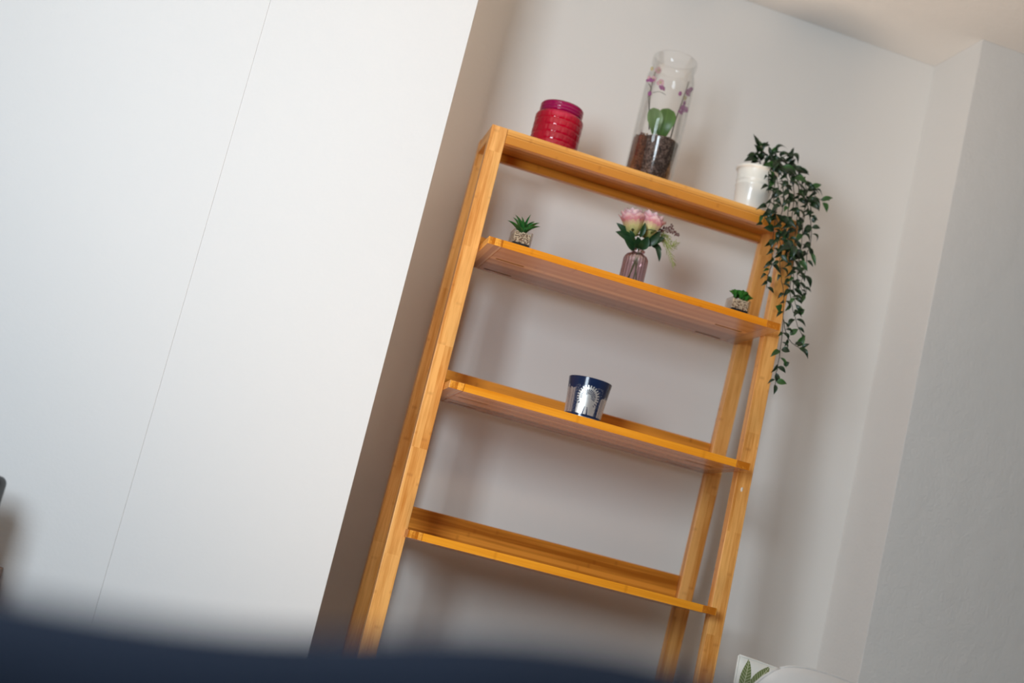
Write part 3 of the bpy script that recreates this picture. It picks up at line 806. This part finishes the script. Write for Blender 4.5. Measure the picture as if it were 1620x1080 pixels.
nt.links.new(mixc(nt, an.outputs['Fac'], (0.012, 0.026, 0.080), (0.92, 0.90, 0.86)), b.inputs['Base Color'])
nt.links.new(math_n(nt, 'MULTIPLY', an.outputs['Fac'], 0.72), b.inputs['Metallic'])
nt.links.new(math_n(nt, 'ADD', 0.16, math_n(nt, 'MULTIPLY', an.outputs['Fac'], 0.20)), b.inputs['Roughness'])
b.inputs['Coat Weight'].default_value = 0.12; b.inputs['Coat Roughness'].default_value = 0.08
link('cup_wall', me, m, cup, True)
lathe('cup_lining', [(0.0383, 0.0744), (0.0375, 0.0750), (0.0366, 0.0745), (0.0310, 0.030), (0.0305, 0.008), (0, 0.008)], plain('cup_inside', (0.05, 0.07, 0.13), 0.15, 0.4), cup, 64)
lathe('cup_base', [(0, 0.0), (0.0318, 0.0), (0.0325, 0.0005), (0.0310, 0.006), (0, 0.006)], plain('cup_bottom', (0.02, 0.04, 0.09), 0.2), cup, 64)
lathe('candle_wax', [(0, 0.0085), (0.0300, 0.0085), (0.0322, 0.040), (0, 0.040)], plain('white_wax', (0.75, 0.72, 0.65), 0.5), cup, 48)

# ------------------------------------------------------------------ white pot with trailing artificial plant
pot = empty('trailing_plant', on(0.5140, 0.0525, T), 'white metal pot with long dark green trailing vines hanging off the top shelf', 'plant')
Q0 = pot.location.copy()
pp = [(0, 0), (0.0285, 0), (0.0292, 0.0008), (0.0302, 0.012), (0.0334, 0.050), (0.0345, 0.0515), (0.0343, 0.0545), (0.0336, 0.0555), (0.0340, 0.060), (0.0352, 0.0615), (0.0350, 0.0640), (0.0345, 0.0650),
      (0.0358, 0.078), (0.0363, 0.0822), (0.0385, 0.0826), (0.0400, 0.0842), (0.0402, 0.0862), (0.0390, 0.0880), (0.0372, 0.0878), (0.0362, 0.084), (0.0345, 0.068), (0, 0.068)]
lathe('pot', pp, plain('white_enamel', (0.90, 0.885, 0.81), 0.28, coat=0.3), pot, 96)
lathe('soil', [(0, 0.0685), (0.0340, 0.0685), (0.0350, 0.074), (0.02, 0.077), (0, 0.078)], plain('pot_filling', (0.03, 0.035, 0.018), 0.9, bump=0.8, bscale=400), pot, 32)
M_VINE = plain('vine_stem', (0.020, 0.026, 0.010), 0.5)
M_TL = leaf_mat('trailing_leaf', (0.006, 0.028, 0.008), (0.020, 0.078, 0.012), 0.38, 0.08, 0.12)
M_TL2 = leaf_mat('trailing_leaf_bright', (0.030, 0.110, 0.022), (0.06, 0.20, 0.03), 0.38, 0.2, 0.15)
LV = []
for k in range(5):
    wf = (lambda t: math.sin(PI * t ** 0.75) ** 0.95) if k % 2 else (lambda t: math.sin(PI * t ** 0.62) ** 1.1)
    me = unit_leaf('vine_leaf', 7, wf, 0.06 + 0.09 * k, 0.15 + 0.1 * (k % 3)); me.materials.append(M_TL); LV.append(me)
LB = unit_leaf('vine_leaf', 7, lambda t: math.sin(PI * t ** 0.7), 0.12, 0.25); LB.materials.append(M_TL2)
def PP(px, py, y): return at(px, py, y) - Q0
def img_dir(P, dx, dy):
    return (CR * dx - CU * dy)
vines = [
 # (path of (px, py, depth), leaf spacing px, leaf px length)
 ([(1200, 264, .045), (1206, 252, .03), (1222, 252, .01), (1240, 268, -.01), (1248, 300, -.02), (1246, 345, -.028), (1240, 385, -.03), (1234, 412, -.032), (1236, 440, -.036), (1240, 462, -.036), (1239, 500, -.04), (1236, 540, -.043), (1232, 570, -.045), (1228, 592, -.046), (1226, 610, -.047)], 13, 13),
 ([(1206, 262, .05), (1225, 250, .03), (1248, 262, .01), (1262, 290, .0), (1262, 330, -.01), (1258, 370, -.012), (1256, 410, -.014), (1250, 450, -.02), (1252, 480, -.02), (1258, 500, -.02), (1264, 520, -.02), (1272, 532, -.02)], 12, 14),
 ([(1210, 258, .05), (1240, 256, .03), (1262, 272, .02), (1280, 295, .01), (1292, 312, .005), (1303, 318, .0)], 9, 15),
 ([(1208, 258, .06), (1236, 262, .04), (1262, 285, .02), (1276, 320, .01), (1283, 355, .0), (1282, 388, .0), (1277, 400, .0), (1274, 430, -.002), (1268, 448, -.002), (1276, 462, -.004)], 11, 13),
 ([(1202, 262, .04), (1218, 262, .02), (1226, 285, .0), (1220, 315, -.012), (1212, 335, -.02), (1207, 352, -.022)], 10, 13),
 ([(1210, 262, .03), (1226, 275, .01), (1232, 310, -.005), (1226, 345, -.02), (1222, 385, -.026), (1221, 415, -.028), (1214, 440, -.028), (1213, 456, -.028)], 11, 12),
 ([(1239, 505, -.04), (1243, 525, -.04), (1252, 541, -.04), (1264, 550, -.04), (1272, 553, -.04)], 16, 13),
 ([(1222, 300, -.01), (1228, 345, -.02), (1240, 368, -.022), (1254, 390, -.024)], 14, 15),
 ([(1204, 262, .05), (1200, 250, .045), (1197, 240, .04), (1201, 230, .04)], 7, 13),
 ([(1206, 262, .045), (1213, 252, .035), (1222, 246, .03), (1226, 240, .03)], 8, 13),
 ([(1212, 260, .05), (1232, 252, .04), (1244, 246, .03), (1252, 242, .03)], 9, 12),
 ([(1214, 262, .05), (1242, 262, .03), (1260, 268, .02), (1272, 284, .01), (1276, 310, .0), (1270, 345, -.005), (1268, 385, -.008), (1262, 425, -.012), (1262, 440, -.012), (1272, 466, -.012)], 11, 13),
 ([(1236, 280, .0), (1240, 310, -.014), (1236, 340, -.024), (1232, 370, -.03), (1236, 395, -.03)], 10, 14),
 ([(1246, 270, .01), (1256, 300, -.01), (1254, 335, -.02), (1248, 372, -.024), (1246, 400, -.026), (1254, 430, -.026), (1256, 470, -.03), (1262, 490, -.03)], 11, 13),
 ([(1216, 268, .02), (1216, 290, .0), (1216, 305, -.01)], 9, 12),
 ([(1268, 300, .01), (1280, 318, .005), (1282, 338, .0)], 9, 15),
]
nleaf = 0
for vi, (path, sp_, ll) in enumerate(vines):
    pts = smooth_path([PP(*p) for p in path], 5)
    # a slight real waviness of the wire stems
    for i, p in enumerate(pts):
        if 0 < i < len(pts) - 1: p += Vector([(rnd.random() - .5) * 0.0015 for _ in range(3)])
    vn = link('vine', tube_mesh('vine', pts, 0.00085, 5, 0.7), M_VINE, pot, True)
    acc = 0; side = 1; step = sp_ * 0.86 / 930.0
    for i in range(1, len(pts)):
        acc += (pts[i] - pts[i - 1]).length
        if acc < step: continue
        acc = 0
        d = (pts[i] - pts[i - 1]).normalized(); side = -side
        for s in ((side,) if rnd.random() < 0.72 else (side, -side)):
            out_ = d.cross(Vector((0, -1, 0))).normalized() * s
            dirv = (d * (0.55 + 0.5 * rnd.random()) + out_ * (0.7 + 0.4 * rnd.random()) + Vector((0, (rnd.random() - .65) * 1.0, 0)) + Vector((0, 0, -0.25))).normalized()
            L = ll / 930.0 * (0.95 + 0.65 * rnd.random())
            nrm = (Vector((rnd.uniform(-.9, .9), -1.0, rnd.uniform(-.2, 1.0))))
            if pts[i].z > -0.10: L *= 1.22
            me = LB if rnd.random() < 0.10 else rnd.choice(LV)
            o = link('leaf', me); b_ = pts[i] + dirv * 0.0012
            place(o, b_, b_ + dirv * L, L * rnd.uniform(0.36, 0.48), nrm, vn); nleaf += 1
# the leaves that stand out in the photograph
tips = [((1199, 250), (1177, 255), .04, .016, 0), ((1199, 243), (1193, 228), .038, .011, 0), ((1203, 242), (1202, 222), .036, .010, 1), ((1221, 244), (1231, 231), .03, .011, 1),
        ((1245, 248), (1256, 239), .02, .008, 0), ((1300, 318), (1318, 313), 0, .011, 1), ((1302, 320), (1308, 336), 0, .012, 1), ((1288, 318), (1296, 334), 0, .009, 0), ((1283, 298), (1300, 292), 0, .011, 1), ((1280, 303), (1292, 290), .005, .011, 1),
        ((1284, 360), (1298, 361), 0, .010, 0), ((1284, 350), (1292, 347), 0, .010, 0), ((1206, 340), (1201, 354), -.02, .007, 1), ((1240, 578), (1249, 573), -.045, .010, 0),
        ((1228, 604), (1245, 607), -.046, .012, 1), ((1226, 608), (1224, 624), -.047, .008, 0), ((1262, 548), (1274, 530), -.03, .012, 1), ((1264, 550), (1277, 561), -.03, .010, 1), ((1236, 553), (1250, 556), -.042, .012, 0),
        ((1250, 530), (1263, 520), -.03, .011, 1), ((1262, 496), (1273, 489), -.02, .012, 1), ((1236, 490), (1227, 484), -.04, .016, 1), ((1250, 391), (1234, 395), -.036, .013, 0), ((1257, 388), (1254, 408), -.036, .012, 0),
        ((1283, 400), (1290, 421), -.004, .008, 1), ((1220, 444), (1212, 444), -.03, .012, 0), ((1224, 362), (1208, 360), -.03, .014, 0), ((1222, 378), (1220, 392), -.03, .012, 0), ((1222, 282), (1217, 268), -.005, .008, 1), ((1222, 286), (1216, 297), -.006, .009, 1),
        ((1230, 580), (1243, 590), -.045, .010, 0), ((1256, 457), (1270, 470), -.025, .009, 0), ((1264, 430), (1273, 446), -.02, .010, 0), ((1240, 270), (1262, 278), -.015, .014, 0), ((1256, 282), (1278, 290), -.01, .015, 1), ((1226, 262), (1206, 262), .0, .012, 1)]
vn0 = [o for o in bpy.data.objects if o.name.startswith('vine')]
holder = {}
for (b0, t0, y, wd, br) in tips:
    P_b = PP(*b0, y)
    if nleaf > 296: break
    # parent: the vine that passes nearest
    best = min(vn0, key=lambda v: min((q.co - P_b).length for q in v.data.vertices))
    o = link('leaf', LB if br else LV[1]); place(o, P_b, PP(*t0, y - 0.004), wd, Vector((rnd.uniform(-.4, .4), -1, rnd.uniform(0, .5))), best); nleaf += 1

# ------------------------------------------------------------------ navy armchair, seen from behind just in front of the camera
def soft_block(name, a, b, mat, parent, rad, off, puff=0.0, seg=5):
    vs = [Vector(v) - off for v in [(a[0], a[1], a[2]), (b[0], a[1], a[2]), (b[0], b[1], a[2]), (a[0], b[1], a[2]),
                                    (a[0], a[1], b[2]), (b[0], a[1], b[2]), (b[0], b[1], b[2]), (a[0], b[1], b[2])]]
    me = mesh(name, vs, [(3, 2, 1, 0), (4, 5, 6, 7), (0, 1, 5, 4), (1, 2, 6, 5), (2, 3, 7, 6), (3, 0, 4, 7)])
    bevel_mesh(me, rad, seg)
    return link(name, me, mat, parent, True)
M_NAVY = plain('navy_fabric', (0.0055, 0.0112, 0.024), 0.9, bump=0.5, bscale=900, spec=0.15)
M_NLEG = plain('dark_wood_leg', (0.08, 0.04, 0.02), 0.4)
ch = empty('armchair', (-0.42, -1.50, FLOOR), 'dark navy upholstered chair back blurred across the bottom foreground', 'armchair')
A0 = ch.location.copy()
# back rest: its top ridge follows the blurred edge of the photograph
ridge = [(-1.02, -1.80, -0.205), (-0.85, -1.79, -0.180), (-0.55, -1.772, -0.172), (-0.40, -1.762, -0.1700), (-0.33, -1.752, -0.1690), (-0.275, -1.745, -0.1650), (-0.235, -1.735, -0.1590),
         (-0.19, -1.722, -0.1500), (-0.14, -1.705, -0.1440), (-0.09, -1.688, -0.1430), (-0.04, -1.672, -0.150), (0.02, -1.655, -0.166), (0.08, -1.64, -0.195), (0.12, -1.63, -0.25), (0.135, -1.626, -0.33)]
pts = smooth_path(ridge, 4)
vs = []; fs = []; NS = 18
for k, p in enumerate(pts):
    d = (pts[min(k + 1, len(pts) - 1)] - pts[max(k - 1, 0)]); d.z = 0; d.normalize(); nr = Vector((-d.y, d.x, 0))
    for i in range(NS):
        # cross-section: from the near foot, over the rounded top, down to the far foot
        t = i / (NS - 1)
        if t < 0.28: off_ = -0.065; zz = FLOOR + 0.16 + (p.z - 0.05 - FLOOR - 0.16) * (t / 0.28)
        elif t > 0.72: off_ = 0.065; zz = FLOOR + 0.16 + (p.z - 0.05 - FLOOR - 0.16) * ((1 - t) / 0.28)
        else:
            a = PI * (t - 0.28) / 0.44; off_ = -0.065 * math.cos(a); zz = p.z - 0.05 + 0.05 * math.sin(a)
        vs.append(Vector((p.x, p.y, 0)) + nr * off_ + Vector((0, 0, zz)) - A0)
for k in range(len(pts) - 1):
    for i in range(NS - 1):
        fs.append((k * NS + i, k * NS + i + 1, (k + 1) * NS + i + 1, (k + 1) * NS + i))
    fs.append((k * NS + NS - 1, k * NS, (k + 1) * NS, (k + 1) * NS + NS - 1))
fs.append(tuple(range(NS))); fs.append(tuple(range(len(pts) * NS - 1, (len(pts) - 1) * NS - 1, -1)))
me = fixn(mesh('backrest', vs, fs)); link('backrest', me, M_NAVY, ch, True)
soft_block('seat', (-0.90, -1.70, FLOOR + 0.17), (0.02, -1.06, FLOOR + 0.46), M_NAVY, ch, 0.04, A0)
for x0 in (-1.04, 0.025):
    soft_block('armrest', (x0, -1.72 if x0 < 0 else -1.56, FLOOR + 0.16), (x0 + 0.13, -1.08, FLOOR + 0.62), M_NAVY, ch, 0.04, A0)
for x0 in (-0.98, 0.05):
    for y0 in (-1.73 if x0 < 0 else -1.64, -1.14):
        beam('leg', (x0 + 0.01, y0 + 0.01, FLOOR), (x0 + 0.035, y0 + 0.035, FLOOR), (x0, y0, FLOOR + 0.17), (x0 + 0.045, y0 + 0.045, FLOOR + 0.17), M_NLEG, ch, 0.002, A0)

# ------------------------------------------------------------------ sofa (below the frame) with two cushions that show
sofa = empty('bench', (0.95, -0.50, FLOOR), 'low navy upholstered bench under the white cushions at bottom right', 'bench')
B0 = sofa.location.copy()
soft_block('seat', (0.42, -0.82, FLOOR + 0.14), (1.62, -0.125, FLOOR + 0.50), M_NAVY, sofa, 0.04, B0)
for x0 in (0.46, 1.53):
    for y0 in (-0.78, -0.18):
        beam('leg', (x0 + 0.01, y0 + 0.01, FLOOR), (x0 + 0.035, y0 + 0.035, FLOOR), (x0, y0, FLOOR + 0.15), (x0 + 0.045, y0 + 0.045, FLOOR + 0.15), M_NLEG, sofa, 0.002, B0)
LEAVES = ((0.013, 0.060, 0.0185, 0.0045, 0.0078), (0.021, 0.050, 0.055, 0.0075, 0.0085), (0.16, 0.12, 0.12, 0.04, 0.012), (0.20, 0.20, 0.25, 0.12, 0.013),
          (0.06, 0.22, 0.03, 0.14, 0.012), (0.12, 0.30, 0.18, 0.24, 0.013), (0.30, 0.06, 0.26, 0.01, 0.010), (0.32, 0.30, 0.36, 0.22, 0.013))
def leaf_print_nodes(nt, xy, cloth):
    """green leaves with pale veins printed on the cloth; xy in metres from the top left corner"""
    L = nt.links; col = cloth
    sp = N(nt, 'ShaderNodeSeparateXYZ'); L.new(xy, sp.inputs[0])
    for bx, by, tx, ty, wd in LEAVES:
        dx, dy = tx - bx, ty - by; ln = math.hypot(dx, dy)
        px = math_n(nt, 'SUBTRACT', sp.outputs[0], bx); py = math_n(nt, 'SUBTRACT', sp.outputs[1], by)
        t = math_n(nt, 'ADD', math_n(nt, 'MULTIPLY', px, dx / ln ** 2), math_n(nt, 'MULTIPLY', py, dy / ln ** 2))
        s_ = math_n(nt, 'ABSOLUTE', math_n(nt, 'ADD', math_n(nt, 'MULTIPLY', px, dy / ln), math_n(nt, 'MULTIPLY', py, -dx / ln)))
        tc_ = math_n(nt, 'MINIMUM', math_n(nt, 'MAXIMUM', t, 0.0), 1.0)
        h = math_n(nt, 'MULTIPLY', math_n(nt, 'POWER', math_n(nt, 'SINE', math_n(nt, 'MULTIPLY', math_n(nt, 'POWER', tc_, 0.85), 3.1415)), 0.8), wd)
        inside = math_n(nt, 'LESS_THAN', s_, h)
        ph = math_n(nt, 'FRACT', math_n(nt, 'DIVIDE', math_n(nt, 'SUBTRACT', math_n(nt, 'MULTIPLY', t, ln), math_n(nt, 'MULTIPLY', s_, 0.9)), 0.0052))
        vein = math_n(nt, 'MAXIMUM', math_n(nt, 'LESS_THAN', ph, 0.16), math_n(nt, 'LESS_THAN', s_, 0.0005))
        green = mixc(nt, vein, (0.13, 0.165, 0.055), (0.42, 0.44, 0.28))
        col = mixc(nt, inside, col, green)
    return col
def cushion(name, label, origin, ux, uz, w_, h_, th, prn, pinch=0.05, nx=150, rnd_c=0.02):
    """origin: top left corner; ux along the top edge, uz down the face"""
    r = empty(name, origin + uz * h_ * 0.98 + ux * w_ * 0.5, label, 'cushion')
    R_ = r.location.copy()
    nrm = ux.cross(uz).normalized()
    if nrm.y > 0: nrm = -nrm
    vs = []; fs = []; val = []
    for side in (1, -1):
        for j in range(nx + 1):
            for i in range(nx + 1):
                u = i / nx * 2 - 1; v = j / nx * 2 - 1
                # corners stay out as ears, edges draw in
                uu = u * (1 - pinch * (1 - v * v) * abs(u) ** 3); vv = v * (1 - pinch * (1 - u * u) * abs(v) ** 3)
                rc = 1 - rnd_c * (u * v) ** 6; uu *= rc; vv *= rc
                f = max(0, (1 - abs(u) ** 2.6)) ** 0.62 * max(0, (1 - abs(v) ** 2.6)) ** 0.62
                X = (uu + 1) / 2 * w_; Y = (vv + 1) / 2 * h_
                P = origin + ux * X + uz * Y + nrm * (side * th / 2 * f + 0.0015 * side * (1 if abs(u) < 1 and abs(v) < 1 else 0))
                P += nrm * 0.003 * mnoise.noise(Vector((X * 9, Y * 9, side))) * (1 - max(abs(u), abs(v)) ** 8)
                vs.append(P - R_); val += [X, Y, side]
    n1 = (nx + 1) ** 2
    for s in (0, 1):
        for j in range(nx):
            for i in range(nx):
                a = s * n1 + j * (nx + 1) + i
                fs.append((a, a + 1, a + nx + 2, a + nx + 1) if s else (a, a + nx + 1, a + nx + 2, a + 1))
    me = mesh('cover', vs, fs); at2 = me.attributes.new('cloth_xy', 'FLOAT_VECTOR', 'POINT'); at2.data.foreach_set('vector', val)
    m, nt, b = newmat('printed_cloth' if prn else 'plain_cloth')
    b.inputs['Roughness'].default_value = 0.9
    cl = (0.72, 0.71, 0.66) if prn else (0.64, 0.61, 0.58)
    b.inputs['Base Color'].default_value = (*cl, 1)
    if prn:
        an = N(nt, 'ShaderNodeAttribute'); an.attribute_name = 'cloth_xy'
        nt.links.new(leaf_print_nodes(nt, an.outputs['Vector'], cl), b.inputs['Base Color'])
    wv = N(nt, 'ShaderNodeTexNoise'); wv.inputs['Scale'].default_value = 1500
    tc = N(nt, 'ShaderNodeTexCoord'); nt.links.new(tc.outputs['Object'], wv.inputs['Vector'])
    bp = N(nt, 'ShaderNodeBump'); bp.inputs['Strength'].default_value = 0.3; bp.inputs['Distance'].default_value = 0.001
    nt.links.new(wv.outputs[0], bp.inputs['Height']); nt.links.new(bp.outputs[0], b.inputs['Normal'])
    link('cover', me, m, r, True)
    # piping along the seam
    ed = []
    for t in range(4 * 24):
        q = t / 24; s_, f = int(q), q % 1 * 2 - 1
        u, v = ((f, -1), (1, f), (-f, 1), (-1, -f))[s_]
        uu = u * (1 - pinch * (1 - v * v) * abs(u) ** 3); vv = v * (1 - pinch * (1 - u * u) * abs(v) ** 3)
        rc = 1 - rnd_c * (u * v) ** 6; uu *= rc; vv *= rc
        ed.append(origin + ux * ((uu + 1) / 2 * w_) + uz * ((vv + 1) / 2 * h_) - R_)
    ed.append(ed[0])
    link('piping', tube_mesh('piping', ed, 0.0022, 6), plain('piping_cloth', cl, 0.9), r, True)
    return r
c0 = at(1168, 1033, -0.185)
ux = Vector((1, 0.05, -0.035)).normalized(); uz = Vector((-0.03, -0.10, -1)).normalized()
cushion('cushion', 'white cushion printed with green leaves, corner showing at bottom right', c0, ux, uz, 0.40, 0.475, 0.11, True, 0.045, 90, 0.012)
c1 = at(1230, 1043, -0.335)
cushion('cushion', 'plain off-white cushion bulging in front of the leaf-print cushion', c1, Vector((0.965, 0.05, -0.22)).normalized(), Vector((-0.42, -0.12, -0.90)).normalized(), 0.36, 0.36, 0.11, False, -0.14, 60, 0.06)

# ------------------------------------------------------------------ far left: speaker on a cabinet
cab = empty('cabinet', (-0.86, -0.24, FLOOR), 'brown wooden cabinet whose top corner shows at the left edge', 'cabinet')
K0 = cab.location.copy()
M_OAK = bamboo('brown_oak', 0, (0.30, 0.17, 0.09), (0.20, 0.10, 0.05), 0.05, 0.5)
zt = -0.2848
box('body', (-1.15, -0.38, FLOOR + 0.08), (-0.562, -0.084, zt - 0.018), M_OAK, cab, 0.002, K0)
box('top', (-1.157, -0.395, zt - 0.018), (-0.554, -0.083, zt), M_OAK, cab, 0.002, K0)
for x0 in (-1.135, -0.850):
    dr = box('door', (x0, -0.3975, FLOOR + 0.10), (x0 + 0.275, -0.3805, zt - 0.028), M_OAK, cab, 0.002, K0)
    hx = x0 + (0.25 if x0 < -1 else 0.03)
    hd = box('handle', (hx - 0.005, -0.414, -0.62), (hx + 0.005, -0.398, -0.50), plain('handle_metal', (0.2, 0.2, 0.2), 0.3, 1.0), None, 0.002, K0)
    hd.parent = dr
for x0 in (-1.14, -0.61):
    for y0 in (-0.37, -0.13):
        box('leg', (x0, y0, FLOOR), (x0 + 0.035, y0 + 0.035, FLOOR + 0.08), M_OAK, cab, 0.002, K0)
spk = empty('speaker', (-0.66, -0.22, zt + 0.0003), 'black device with a rounded corner cut off by the left edge', 'speaker')
M_BLK = plain('black_plastic', (0.004, 0.004, 0.005), 0.5, spec=0.2)
s0 = spk.location.copy()
soft_block('housing', (-0.75, -0.26, zt + 0.0003), (-0.5715, -0.18, -0.1545), M_BLK, spk, 0.011, s0)
box('grille', (-0.74, -0.2635, zt + 0.012), (-0.588, -0.2595, -0.1680), plain('speaker_cloth', (0.015, 0.015, 0.016), 0.9, bump=0.6, bscale=1500), spk, 0.001, s0)
